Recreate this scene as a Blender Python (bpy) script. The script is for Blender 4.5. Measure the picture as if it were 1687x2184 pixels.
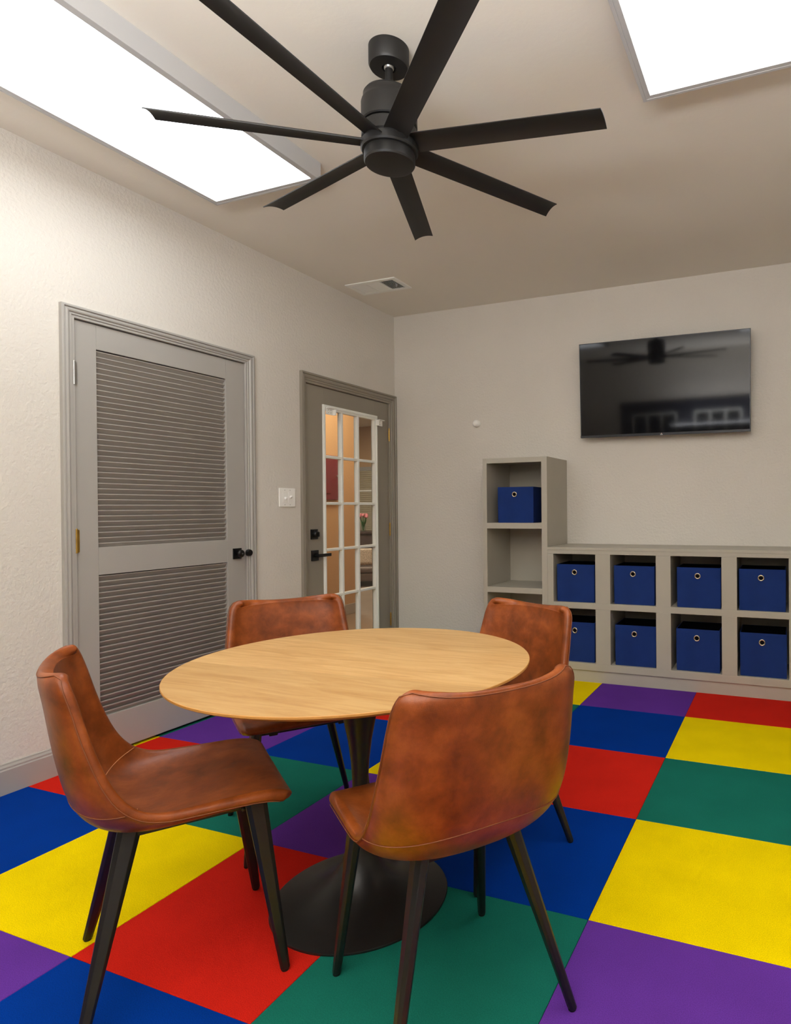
import bpy, bmesh, math, random
from mathutils import Vector, Matrix

for o in list(bpy.data.objects):
    bpy.data.objects.remove(o, do_unlink=True)
scene = bpy.context.scene
COL = scene.collection
random.seed(7)
R = math.radians

# ------------------------------------------------------------ camera
cam_d = bpy.data.cameras.new('camera')
cam_d.sensor_fit = 'VERTICAL'
cam_d.sensor_height = 36.0
cam_d.lens = 1340.0 / 2184.0 * 36.0
cam_d.shift_x = (843.5 - 1158.33) / 2184.0
cam_d.shift_y = (1091.41 - 1092.0) / 2184.0
cam_d.clip_start = 0.02
cam = bpy.data.objects.new('camera', cam_d)
COL.objects.link(cam)
RX = Vector((0.9331160868, 0.3594898685, -0.0078360012))
UP = Vector((0.0051965030, 0.0083081184, 0.9999519846))
FW = Vector((-0.3595377099, 0.9331120027, -0.0058843488))
m = Matrix((RX, UP, -FW)).transposed().to_4x4()
m.translation = Vector((3.0032379586, -4.4066504234, 1.1591484474))
cam.matrix_world = m
scene.camera = cam

# ------------------------------------------------------------ world, exposure, lights
world = bpy.data.worlds.new('night_world')
scene.world = world
world.use_nodes = True
world.node_tree.nodes['Background'].inputs[0].default_value = (0.012, 0.016, 0.03, 1)
world.node_tree.nodes['Background'].inputs[1].default_value = 1.0
vs = scene.view_settings
vs.view_transform = 'Standard'
vs.look = 'None'
vs.gamma = 1.0
vs.use_curve_mapping = False
vs.exposure = 0.20

PANEL_STRENGTH = 5.0
PANEL_COLOR = (0.95, 1.0, 1.04)
HALL_POWER = 33.0

def lamp(name, loc, rot, size, size_y, power, color):
    d = bpy.data.lights.new(name, 'AREA')
    d.shape = 'RECTANGLE'
    d.size = size
    d.size_y = size_y
    d.energy = power
    d.color = color
    o = bpy.data.objects.new(name, d)
    o.location = loc
    o.rotation_euler = rot
    COL.objects.link(o)
    return o

lamp('hallway_light', (-0.85, 0.6, 2.70), (0, 0, 0), 0.5, 1.2, HALL_POWER, (1.0, 0.80, 0.56))
lamp('added_fill_light', (2.40, -4.95, 1.66), (R(180), 0, 0), 1.8, 0.8, 126.0, (0.98, 1.0, 1.05))  # added fill lamp behind the camera, aimed up to brighten ceiling and far walls
lamp('far_room_light', (-3.6, 3.2, 2.70), (0, 0, 0), 1.2, 1.2, 60.0, (1.0, 0.90, 0.76))

# ------------------------------------------------------------ materials
def lin(c):
    def f(v):
        v /= 255.0
        return v / 12.92 if v <= 0.04045 else ((v + 0.055) / 1.055) ** 2.4
    return (f(c[0]), f(c[1]), f(c[2]), 1.0)

def new_mat(name):
    mt = bpy.data.materials.new(name)
    mt.use_nodes = True
    nt = mt.node_tree
    return mt, nt, nt.nodes['Principled BSDF']

def link(nt, a, b):
    nt.links.new(a, b)

def paint(name, rgb, rough=0.5, var=0.05, scale=6.0, bump=0.0, bscale=80.0, metal=0.0, spec=0.5, coat=0.0, bdist=0.01):
    mt, nt, bs = new_mat(name)
    tc = nt.nodes.new('ShaderNodeTexCoord')
    nz = nt.nodes.new('ShaderNodeTexNoise')
    nz.inputs['Scale'].default_value = scale
    nz.inputs['Detail'].default_value = 4
    link(nt, tc.outputs['Object'], nz.inputs['Vector'])
    rp = nt.nodes.new('ShaderNodeValToRGB')
    c = lin(rgb)
    rp.color_ramp.elements[0].position = 0.3
    rp.color_ramp.elements[1].position = 0.7
    rp.color_ramp.elements[0].color = (c[0]*(1-var), c[1]*(1-var), c[2]*(1-var), 1)
    rp.color_ramp.elements[1].color = (min(1, c[0]*(1+var)), min(1, c[1]*(1+var)), min(1, c[2]*(1+var)), 1)
    link(nt, nz.outputs['Fac'], rp.inputs['Fac'])
    link(nt, rp.outputs['Color'], bs.inputs['Base Color'])
    bs.inputs['Roughness'].default_value = rough
    bs.inputs['Metallic'].default_value = metal
    bs.inputs['Specular IOR Level'].default_value = spec
    bs.inputs['Coat Weight'].default_value = coat
    if bump > 0:
        n2 = nt.nodes.new('ShaderNodeTexNoise')
        n2.inputs['Scale'].default_value = bscale
        n2.inputs['Detail'].default_value = 3
        n2.inputs['Roughness'].default_value = 0.55
        link(nt, tc.outputs['Object'], n2.inputs['Vector'])
        bp = nt.nodes.new('ShaderNodeBump')
        bp.inputs['Strength'].default_value = bump
        bp.inputs['Distance'].default_value = bdist
        link(nt, n2.outputs['Fac'], bp.inputs['Height'])
        link(nt, bp.outputs['Normal'], bs.inputs['Normal'])
    return mt

M = {}
M['wall'] = paint('wall_paint_orange_peel', (217, 211, 201), 0.62, 0.02, 1.5, 0.42, 62, bdist=0.008)
M['ceiling'] = paint('ceiling_paint', (233, 227, 215), 0.75, 0.02, 1.2, 0.15, 40, bdist=0.004)
M['trim'] = paint('taupe_trim_paint', (168, 164, 157), 0.38, 0.02, 4, 0.05, 120, bdist=0.002)
M['trim_dark'] = paint('darker_taupe_trim_paint', (144, 136, 123), 0.40, 0.02, 4, 0.05, 120, bdist=0.002)
M['slat'] = paint('louver_slat_paint', (160, 154, 146), 0.42, 0.02, 4)
M['white'] = paint('white_enamel', (240, 240, 232), 0.35, 0.02, 5)
M['plastic'] = paint('white_plastic', (248, 246, 240), 0.3, 0.01, 5)
M['fixture'] = paint('white_fixture_metal', (186, 186, 186), 0.4, 0.01, 3)
M['black_metal'] = paint('matte_black_metal', (24, 24, 23), 0.40, 0.12, 14, 0.05, 200, spec=0.5, bdist=0.001)
M['fan'] = paint('fan_black_finish', (27, 26, 25), 0.45, 0.10, 9, 0.0, spec=0.4)
M['knob'] = paint('black_door_hardware', (12, 12, 12), 0.35, 0.1, 20)
M['leg'] = paint('chair_leg_black_metal', (17, 17, 17), 0.42, 0.15, 18, 0.06, 220, bdist=0.001)
M['brass'] = paint('aged_brass', (186, 150, 72), 0.28, 0.15, 30, metal=0.9)
M['nickel'] = paint('brushed_nickel', (172, 171, 168), 0.3, 0.1, 30, metal=0.9)
M['grommet'] = paint('grommet_metal', (214, 203, 180), 0.25, 0.05, 30, metal=0.8)
M['shelf'] = paint('greige_shelf_paint', (176, 170, 156), 0.42, 0.03, 5, 0.08, 90, bdist=0.002)
M['basket'] = paint('navy_felt_fabric', (25, 50, 112), 0.85, 0.10, 7, 0.25, 500, spec=0.2, bdist=0.001)
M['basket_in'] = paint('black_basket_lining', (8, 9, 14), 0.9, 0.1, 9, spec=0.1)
M['bezel'] = paint('screen_bezel_dark', (30, 34, 42), 0.3, 0.05, 9)
M['tan'] = paint('tan_hallway_paint', (192, 158, 118), 0.7, 0.02, 1.5, 0.3, 60, bdist=0.006)
M['maroon'] = paint('maroon_panel_paint', (110, 40, 48), 0.5, 0.06, 3)
M['hall_floor'] = paint('hallway_floor_tan', (140, 120, 98), 0.5, 0.12, 2.5)
M['couch'] = paint('grey_brown_upholstery', (120, 104, 92), 0.8, 0.1, 12, 0.3, 200, bdist=0.002)
M['desk'] = paint('dark_brown_wood', (78, 62, 55), 0.45, 0.15, 9)
M['blind'] = paint('pale_window_blind', (178, 166, 138), 0.6, 0.05, 9)
M['petal'] = paint('pink_petal', (238, 150, 150), 0.6, 0.12, 30)
M['leaf'] = paint('green_leaf', (60, 110, 40), 0.5, 0.2, 30)
M['dark_trim'] = paint('dark_navy_window_trim', (34, 36, 50), 0.4, 0.05, 5)
M['closet'] = paint('painted_closet_shade', (60, 56, 50), 0.8, 0.05, 5)  # shade of the unlit closet, put into the colour
M['rubber'] = paint('black_rubber', (14, 14, 14), 0.7, 0.05, 5)
M['duct_shade'] = paint('painted_duct_shade', (36, 30, 18), 0.8, 0.1, 8)  # shade inside the vent, put into a dark colour
M['bamboo'] = paint('patterned_cushion', (200, 180, 155), 0.8, 0.35, 60)

def carpet(name, rgb):
    mt, nt, bs = new_mat(name)
    tc = nt.nodes.new('ShaderNodeTexCoord')
    n1 = nt.nodes.new('ShaderNodeTexNoise')
    n1.inputs['Scale'].default_value = 420
    n1.inputs['Detail'].default_value = 2
    n2 = nt.nodes.new('ShaderNodeTexNoise')
    n2.inputs['Scale'].default_value = 5
    n2.inputs['Detail'].default_value = 5
    link(nt, tc.outputs['Object'], n1.inputs['Vector'])
    link(nt, tc.outputs['Object'], n2.inputs['Vector'])
    c = lin(rgb)
    r1 = nt.nodes.new('ShaderNodeValToRGB')
    r1.color_ramp.elements[0].position = 0.32
    r1.color_ramp.elements[1].position = 0.68
    r1.color_ramp.elements[0].color = (c[0]*0.82, c[1]*0.82, c[2]*0.82, 1)
    r1.color_ramp.elements[1].color = (min(1, c[0]*1.16), min(1, c[1]*1.16), min(1, c[2]*1.16), 1)
    link(nt, n1.outputs['Fac'], r1.inputs['Fac'])
    r2 = nt.nodes.new('ShaderNodeValToRGB')
    r2.color_ramp.elements[0].position = 0.3
    r2.color_ramp.elements[1].position = 0.65
    r2.color_ramp.elements[0].color = (0.90, 0.90, 0.90, 1)
    r2.color_ramp.elements[1].color = (1, 1, 1, 1)
    link(nt, n2.outputs['Fac'], r2.inputs['Fac'])
    mx = nt.nodes.new('ShaderNodeMix')
    mx.data_type = 'RGBA'
    mx.blend_type = 'MULTIPLY'
    mx.inputs[0].default_value = 1.0
    link(nt, r1.outputs['Color'], mx.inputs[6])
    link(nt, r2.outputs['Color'], mx.inputs[7])
    link(nt, mx.outputs[2], bs.inputs['Base Color'])
    bs.inputs['Roughness'].default_value = 0.9
    bs.inputs['Specular IOR Level'].default_value = 0.04
    bp = nt.nodes.new('ShaderNodeBump')
    bp.inputs['Strength'].default_value = 0.5
    bp.inputs['Distance'].default_value = 0.002
    link(nt, n1.outputs['Fac'], bp.inputs['Height'])
    link(nt, bp.outputs['Normal'], bs.inputs['Normal'])
    return mt

CP = {
    'Y': carpet('yellow_carpet', (238, 209, 0)),
    'B': carpet('blue_carpet', (0, 52, 142)),
    'R': carpet('red_carpet', (205, 36, 24)),
    'G': carpet('green_carpet', (24, 108, 92)),
    'P': carpet('purple_carpet', (98, 52, 150)),
}

def leather():
    mt, nt, bs = new_mat('cognac_leather')
    tc = nt.nodes.new('ShaderNodeTexCoord')
    n1 = nt.nodes.new('ShaderNodeTexNoise')
    n1.inputs['Scale'].default_value = 14
    n1.inputs['Detail'].default_value = 8
    n1.inputs['Roughness'].default_value = 0.62
    n1.inputs['Distortion'].default_value = 0.15
    link(nt, tc.outputs['Object'], n1.inputs['Vector'])
    rp = nt.nodes.new('ShaderNodeValToRGB')
    e = rp.color_ramp.elements
    e[0].position = 0.28
    e[0].color = lin((94, 44, 13))
    e[1].position = 0.74
    e[1].color = lin((156, 82, 34))
    k = e.new(0.5)
    k.color = lin((126, 61, 21))
    link(nt, n1.outputs['Fac'], rp.inputs['Fac'])
    link(nt, rp.outputs['Color'], bs.inputs['Base Color'])
    bs.inputs['Roughness'].default_value = 0.37
    bs.inputs['Specular IOR Level'].default_value = 0.38
    n2 = nt.nodes.new('ShaderNodeTexVoronoi')
    n2.inputs['Scale'].default_value = 420
    link(nt, tc.outputs['Object'], n2.inputs['Vector'])
    n3 = nt.nodes.new('ShaderNodeTexNoise')
    n3.inputs['Scale'].default_value = 14
    n3.inputs['Detail'].default_value = 3
    link(nt, tc.outputs['Object'], n3.inputs['Vector'])
    b1 = nt.nodes.new('ShaderNodeBump')
    b1.inputs['Strength'].default_value = 0.12
    b1.inputs['Distance'].default_value = 0.001
    link(nt, n2.outputs['Distance'], b1.inputs['Height'])
    b2 = nt.nodes.new('ShaderNodeBump')
    b2.inputs['Strength'].default_value = 0.25
    b2.inputs['Distance'].default_value = 0.006
    link(nt, n3.outputs['Fac'], b2.inputs['Height'])
    link(nt, b1.outputs['Normal'], b2.inputs['Normal'])
    link(nt, b2.outputs['Normal'], bs.inputs['Normal'])
    return mt
M['leather'] = leather()
M['thread'] = paint('tan_stitch_thread', (122, 66, 32), 0.6, 0.1, 30)
M['thread_light'] = paint('light_stitch_thread', (196, 130, 82), 0.6, 0.1, 30)

def wood():
    mt, nt, bs = new_mat('honey_oak_veneer')
    tc = nt.nodes.new('ShaderNodeTexCoord')
    mp = nt.nodes.new('ShaderNodeMapping')
    mp.inputs['Scale'].default_value = (1.8, 18.0, 1.0)
    mp.inputs['Rotation'].default_value = (0, 0, R(-3))
    link(nt, tc.outputs['Object'], mp.inputs['Vector'])
    # veneer strips along x: offset grain per strip
    sx = nt.nodes.new('ShaderNodeSeparateXYZ')
    mr = nt.nodes.new('ShaderNodeMapping')
    mr.inputs['Rotation'].default_value = (0, 0, R(-3))
    link(nt, tc.outputs['Object'], mr.inputs['Vector'])
    link(nt, mr.outputs['Vector'], sx.inputs['Vector'])
    ad = nt.nodes.new('ShaderNodeMath')
    ad.operation = 'ADD'
    ad.inputs[1].default_value = 0.158 + 3.0
    link(nt, sx.outputs['Y'], ad.inputs[0])
    dv = nt.nodes.new('ShaderNodeMath')
    dv.operation = 'DIVIDE'
    dv.inputs[1].default_value = 0.30
    link(nt, ad.outputs[0], dv.inputs[0])
    fl = nt.nodes.new('ShaderNodeMath')
    fl.operation = 'FLOOR'
    link(nt, dv.outputs[0], fl.inputs[0])
    wn = nt.nodes.new('ShaderNodeTexWhiteNoise')
    wn.noise_dimensions = '1D'
    link(nt, fl.outputs[0], wn.inputs['W'])
    va = nt.nodes.new('ShaderNodeVectorMath')
    va.operation = 'ADD'
    link(nt, mp.outputs['Vector'], va.inputs[0])
    sc = nt.nodes.new('ShaderNodeVectorMath')
    sc.operation = 'SCALE'
    sc.inputs['Scale'].default_value = 9.0
    link(nt, wn.outputs['Color'], sc.inputs[0])
    link(nt, sc.outputs[0], va.inputs[1])
    n1 = nt.nodes.new('ShaderNodeTexNoise')
    n1.inputs['Scale'].default_value = 2.2
    n1.inputs['Detail'].default_value = 8
    n1.inputs['Roughness'].default_value = 0.66
    n1.inputs['Distortion'].default_value = 0.9
    link(nt, va.outputs[0], n1.inputs['Vector'])
    rp = nt.nodes.new('ShaderNodeValToRGB')
    e = rp.color_ramp.elements
    e[0].position = 0.30
    e[0].color = lin((176, 132, 76))
    e[1].position = 0.66
    e[1].color = lin((203, 164, 108))
    k = e.new(0.48)
    k.color = lin((192, 150, 94))
    link(nt, n1.outputs['Fac'], rp.inputs['Fac'])
    mx = nt.nodes.new('ShaderNodeMix')
    mx.data_type = 'RGBA'
    mx.blend_type = 'MULTIPLY'
    mx.inputs[0].default_value = 1.0
    rs = nt.nodes.new('ShaderNodeMapRange')
    rs.inputs['From Min'].default_value = -0.55
    rs.inputs['From Max'].default_value = 0.55
    link(nt, sx.outputs['Y'], rs.inputs['Value'])
    r2 = nt.nodes.new('ShaderNodeValToRGB')
    r2.color_ramp.interpolation = 'CONSTANT'
    q = r2.color_ramp.elements
    q[0].position = 0.0
    q[0].color = (0.89, 0.88, 0.85, 1)
    q[1].position = 0.356
    q[1].color = (1.03, 1.03, 1.03, 1)
    q3 = q.new(0.668)
    q3.color = (0.96, 0.96, 0.95, 1)
    link(nt, rs.outputs['Result'], r2.inputs['Fac'])
    link(nt, rp.outputs['Color'], mx.inputs[6])
    link(nt, r2.outputs['Color'], mx.inputs[7])
    link(nt, mx.outputs[2], bs.inputs['Base Color'])
    bs.inputs['Roughness'].default_value = 0.42
    return mt
M['wood'] = wood()
M['wood_edge'] = paint('oak_edge_band', (188, 134, 66), 0.5, 0.08, 12)

def glass(name, rough=0.0, tint=(1, 1, 1)):
    mt, nt, bs = new_mat(name)
    nt.nodes.remove(bs)
    out = nt.nodes['Material Output']
    tr = nt.nodes.new('ShaderNodeBsdfTransparent')
    tr.inputs[0].default_value = (*tint, 1)
    gl = nt.nodes.new('ShaderNodeBsdfGlossy')
    gl.inputs['Roughness'].default_value = rough
    lw = nt.nodes.new('ShaderNodeLayerWeight')
    lw.inputs['Blend'].default_value = 0.5
    pw = nt.nodes.new('ShaderNodeMath')
    pw.operation = 'POWER'
    pw.inputs[1].default_value = 4.0
    link(nt, lw.outputs['Facing'], pw.inputs[0])
    fr = nt.nodes.new('ShaderNodeMapRange')
    fr.inputs['To Min'].default_value = 0.03
    fr.inputs['To Max'].default_value = 0.6
    link(nt, pw.outputs[0], fr.inputs['Value'])
    mx = nt.nodes.new('ShaderNodeMixShader')
    link(nt, fr.outputs[0], mx.inputs[0])
    link(nt, tr.outputs[0], mx.inputs[1])
    link(nt, gl.outputs[0], mx.inputs[2])
    link(nt, mx.outputs[0], out.inputs['Surface'])
    return mt
M['glass'] = glass('clear_pane_glass', 0.0, (0.96, 0.97, 0.96))
M['vase'] = glass('clear_vase_glass', 0.02, (0.85, 0.9, 0.9))

mt, nt, bs = new_mat('dark_screen_glass')
bs.inputs['Base Color'].default_value = (0.006, 0.006, 0.007, 1)
bs.inputs['Roughness'].default_value = 0.06
bs.inputs['Specular IOR Level'].default_value = 0.28
M['screen'] = mt

def emitter(name, color, strength):
    mt, nt, bs = new_mat(name)
    bs.inputs['Base Color'].default_value = (0.8, 0.8, 0.8, 1)
    bs.inputs['Emission Color'].default_value = (*color, 1)
    bs.inputs['Emission Strength'].default_value = strength
    return mt
M['diffuser'] = emitter('glowing_diffuser', PANEL_COLOR, PANEL_STRENGTH)
M['led'] = emitter('tiny_red_standby_led', (1.0, 0.25, 0.15), 0.6)

# ------------------------------------------------------------ mesh helpers
def B(bm, lo, hi, mi=0):
    x0, y0, z0 = lo
    x1, y1, z1 = hi
    v = [bm.verts.new(c) for c in ((x0, y0, z0), (x1, y0, z0), (x1, y1, z0), (x0, y1, z0),
                                   (x0, y0, z1), (x1, y0, z1), (x1, y1, z1), (x0, y1, z1))]
    for q in ((0, 3, 2, 1), (4, 5, 6, 7), (0, 1, 5, 4), (1, 2, 6, 5), (2, 3, 7, 6), (3, 0, 4, 7)):
        f = bm.faces.new([v[i] for i in q])
        f.material_index = mi

def boxes(*bs_):
    bm = bmesh.new()
    for lo, hi in bs_:
        B(bm, lo, hi)
    return bm

def lathe(prof, n=48, axis='Z', cap=True):
    """prof: list of (r, h); revolve around axis"""
    bm = bmesh.new()
    rings = []
    def pt(r, a, h):
        c, s = r*math.cos(a), r*math.sin(a)
        return {'Z': (c, s, h), 'X': (h, c, s), 'Y': (s, h, c)}[axis]
    for r, h in prof:
        rings.append([bm.verts.new(pt(r, 2*math.pi*i/n, h)) for i in range(n)])
    for a, b in zip(rings[:-1], rings[1:]):
        for i in range(n):
            bm.faces.new((a[i], a[(i+1) % n], b[(i+1) % n], b[i]))
    if cap:
        if prof[0][0] > 1e-5:
            bm.faces.new(list(reversed(rings[0])))
        if prof[-1][0] > 1e-5:
            bm.faces.new(rings[-1])
    bmesh.ops.remove_doubles(bm, verts=bm.verts, dist=1e-6)
    bmesh.ops.recalc_face_normals(bm, faces=bm.faces)
    return bm

def tube(pts, r, n=8, closed=False):
    bm = bmesh.new()
    pts = [Vector(p) for p in pts]
    rings = []
    N = len(pts)
    for i, p_ in enumerate(pts):
        a = pts[(i-1) % N] if (closed or i > 0) else pts[i]
        b = pts[(i+1) % N] if (closed or i < N-1) else pts[i]
        t = (b-a).normalized()
        u = t.cross(Vector((0, 0, 1)))
        if u.length < 1e-3:
            u = t.cross(Vector((0, 1, 0)))
        u.normalize()
        w = t.cross(u)
        rr = r[i] if isinstance(r, (list, tuple)) else r
        rings.append([bm.verts.new(p_ + (u*math.cos(2*math.pi*k/n) + w*math.sin(2*math.pi*k/n))*rr) for k in range(n)])
    M_ = N if closed else N-1
    for i in range(M_):
        a, b = rings[i], rings[(i+1) % N]
        for k in range(n):
            bm.faces.new((a[k], a[(k+1) % n], b[(k+1) % n], b[k]))
    if not closed:
        bm.faces.new(list(reversed(rings[0])))
        bm.faces.new(rings[-1])
    bmesh.ops.recalc_face_normals(bm, faces=bm.faces)
    return bm

def obj(name, bm, mats, parent=None, loc=(0, 0, 0), bevel=0.0, seg=2, smooth=None):
    me = bpy.data.meshes.new(name)
    bm.to_mesh(me)
    bm.free()
    for q in (mats if isinstance(mats, (list, tuple)) else [mats]):
        me.materials.append(q)
    if smooth is not None:
        for p_ in me.polygons:
            p_.use_smooth = True
        if smooth < 180:
            try:
                me.set_sharp_from_angle(angle=R(smooth))
            except Exception:
                pass
    o = bpy.data.objects.new(name, me)
    COL.objects.link(o)
    o.location = loc
    if parent is not None:
        o.parent = parent
    if bevel > 0:
        md = o.modifiers.new('bevel', 'BEVEL')
        md.width = bevel
        md.segments = seg
        md.limit_method = 'ANGLE'
        md.angle_limit = R(40)
    return o

def tag(o, label=None, cat=None, group=None, kind=None):
    if label: o['label'] = label
    if cat: o['category'] = cat
    if group: o['group'] = group
    if kind: o['kind'] = kind
    return o

def thing(name, label, cat, loc=(0, 0, 0), rz=0.0, group=None):
    o = bpy.data.objects.new(name, None)
    o.empty_display_size = 0.05
    COL.objects.link(o)
    o.location = loc
    o.rotation_euler = (0, 0, rz)
    return tag(o, label, cat, group)

def struct(name, bm, mat, bevel=0.0, label=None, smooth=None):
    o = obj(name, bm, mat, bevel=bevel, smooth=smooth)
    o['kind'] = 'structure'
    if label: o['label'] = label
    return o

def frame_empty(name, label=None):
    o = bpy.data.objects.new(name, None)
    COL.objects.link(o)
    o['kind'] = 'structure'
    if label: o['label'] = label
    return o

def copy_tree(o, parent=None):
    c = o.copy()
    COL.objects.link(c)
    c.parent = parent
    for ch in list(o.children):
        copy_tree(ch, c)
    return c

# ------------------------------------------------------------ room
H = 2.743
XR = 3.55
YF = -5.40
D1A, D1B = -2.508, -1.549       # louvered door opening
D2A, D2B = -1.037, -0.091       # glazed door opening
D1H, D2H = 2.032, 2.012

floor = struct('floor', boxes(((-0.12, YF, -0.06), (XR, 0.0, -0.008))), M['rubber'], label='carpet tile floor of yellow, blue, red, green and purple squares')
GX, GY, S = 2.4797, -0.8921, 0.6096
grid = {  # column -> rows 0..7 (row 0 at the shelves)
    2: 'YPBRYBGR', 1: 'RYGYPRBG', 0: 'PBRBGYPB', -1: 'YGYPRBGY',
    -2: 'BRBGYPRB', -3: 'GYPRBGYP', -4: 'YPGYBRGB',
}
NAMES = {'Y': 'yellow', 'B': 'blue', 'R': 'red', 'G': 'green', 'P': 'purple'}
for col, rows in grid.items():
    for r_, ch in enumerate(rows):
        x0 = GX + (col-1)*S
        x1 = x0 + S
        y1 = GY + S - r_*S
        y0 = y1 - S
        if col == -4:
            continue
        x0, x1 = max(x0, 0.0), min(x1, XR)
        if col == -3:
            x0 = 0.0005
        y0, y1 = max(y0, YF), min(y1, -0.0)
        if x1-x0 < 0.01 or y1-y0 < 0.01:
            continue
        t = obj('carpet_tile', boxes(((x0+.0006, y0+.0006, -0.008), (x1-.0006, y1-.0006, 0.0))), CP[ch], floor, bevel=0.0012, seg=1)
        t['label'] = NAMES[ch] + ' carpet tile'
for ya, yb, ch in ((-2.52, -2.1113, 'Y'), (-2.1113, -1.537, 'G'), (-1.049, -0.8921, 'R'), (-0.8921, -0.079, 'P')):
    t = obj('carpet_tile', boxes(((-0.119, ya+.0006, -0.008), (-0.0002, yb-.0006, 0.0))), CP[ch], floor)
    t['label'] = NAMES[ch] + ' carpet tile'
# strip of tiles behind the shelf line
for col, ch in zip((2, 1, 0, -1, -2, -3), 'GBYRPG'):
    x0 = max(GX + (col-1)*S, 0)
    x1 = min(x0+S, XR)
    y0 = GY + S
    t = obj('carpet_tile', boxes(((x0+.0006, y0+.0006, -0.008), (x1-.0006, -0.001, 0.0))), CP[ch], floor)
    t['label'] = NAMES[ch] + ' carpet tile'

def wall_with_holes_x(y0, y1, holes, x0, x1):
    bm = bmesh.new()
    y = y0
    for a, b, h, z0 in holes:
        B(bm, (x0, y, 0), (x1, a, H))
        B(bm, (x0, a, h), (x1, b, H))
        if z0 > 0:
            B(bm, (x0, a, 0), (x1, b, z0))
        y = b
    B(bm, (x0, y, 0), (x1, y1, H))
    return bm
struct('wall_left', wall_with_holes_x(YF, 0.0, [(D1A-.012, D1B+.012, D1H+.012, 0), (D2A-.012, D2B+.012, D2H+.012, 0)], -0.12, 0.0), M['wall'])
struct('wall_back', boxes(((-0.12, 0.0, 0), (XR+.12, 0.12, H))), M['wall'])
struct('wall_right', boxes(((XR, YF, 0), (XR+.12, 0.0, H))), M['wall'])
# front wall (behind the camera) with the double french door opening
FA, FB, FH = 0.62, 2.60, 2.04
struct('wall_front', boxes(((-0.12, YF-.12, 0), (FA, YF, H)), ((FB, YF-.12, 0), (XR+.12, YF, H)), ((FA, YF-.12, FH), (FB, YF, H))), M['wall'])
struct('ceiling', boxes(((-0.12, YF-.12, H), (XR+.12, 0.12, H+.1))), M['ceiling'])

# ------------------------------------------------------------ trim
def baseboard(name, y0, y1, x=0.0):
    bm = bmesh.new()
    prof = [(0, 0), (0.014, 0), (0.014, 0.098), (0.011, 0.103), (0.011, 0.110), (0.006, 0.118), (0.005, 0.124), (0, 0.126)]
    a = [bm.verts.new((x+p_[0], y0, p_[1])) for p_ in prof]
    b = [bm.verts.new((x+p_[0], y1, p_[1])) for p_ in prof]
    n = len(prof)
    for i in range(n):
        bm.faces.new((a[i], a[(i+1) % n], b[(i+1) % n], b[i]))
    bm.faces.new(a)
    bm.faces.new(list(reversed(b)))
    bmesh.ops.recalc_face_normals(bm, faces=bm.faces)
    return struct(name, bm, M['trim'])
baseboard('baseboard_left', YF, -2.571)
baseboard('baseboard_left', -1.485, -1.092)
struct('baseboard_back', boxes(((0.0, -0.014, 0), (1.012, 0.0, 0.118))), M['trim'], bevel=0.004)
struct('baseboard_right', boxes(((XR-.014, YF, 0), (XR, -0.42, 0.118))), M['trim'], bevel=0.004)

def casing(name, ya, yb, zt, ia, ib, iz, mat):
    """door casing swept round the opening; outer ya..yb, zt; inner ia..ib, iz"""
    prof = [(0.0, 0.0), (0.0, 0.020), (0.10, 0.022), (0.18, 0.022), (0.22, 0.015), (0.30, 0.017), (0.42, 0.020),
            (0.52, 0.018), (0.60, 0.012), (0.74, 0.013), (0.78, 0.008), (0.97, 0.009), (1.0, 0.006), (1.0, 0.0)]
    bm = bmesh.new()
    rows = []
    for t, x in prof:
        def lerp(a, b): return a + (b-a)*t
        pts = [(x, lerp(ya, ia), 0), (x, lerp(ya, ia), lerp(zt, iz)), (x, lerp(yb, ib), lerp(zt, iz)), (x, lerp(yb, ib), 0)]
        rows.append([bm.verts.new(q) for q in pts])
    for a, b in zip(rows[:-1], rows[1:]):
        for i in range(3):
            bm.faces.new((a[i], a[i+1], b[i+1], b[i]))
    bmesh.ops.recalc_face_normals(bm, faces=bm.faces)
    return struct(name, bm, mat)
casing('trim_1', -2.571, -1.485, 2.090, D1A-.002, D1B+.002, D1H+.004, M['trim'])
casing('trim_2', -1.091, -0.0005, 2.086, D2A-.002, D2B+.006, D2H+.004, M['trim_dark'])

# jambs
struct('trim_3', boxes(((-0.12, D1A-.012, 0), (0.0005, D1A-.002, D1H+.012)), ((-0.12, D1B+.002, 0), (0.0005, D1B+.012, D1H+.012)), ((-0.12, D1A-.012, D1H+.004), (0.0005, D1B+.012, D1H+.012)),
                       ((-0.075, D1A-.002, 0), (-0.055, D1A+.012, D1H+.004)), ((-0.075, D1B-.012, 0), (-0.055, D1B+.002, D1H+.004))), M['trim'])
struct('trim_4', boxes(((-0.12, D2A-.012, 0), (0.0005, D2A-.002, D2H+.012)), ((-0.12, D2B+.002, 0), (0.0005, D2B+.012, D2H+.012)), ((-0.12, D2A-.012, D2H+.004), (0.0005, D2B+.012, D2H+.012))), M['trim_dark'])

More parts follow.
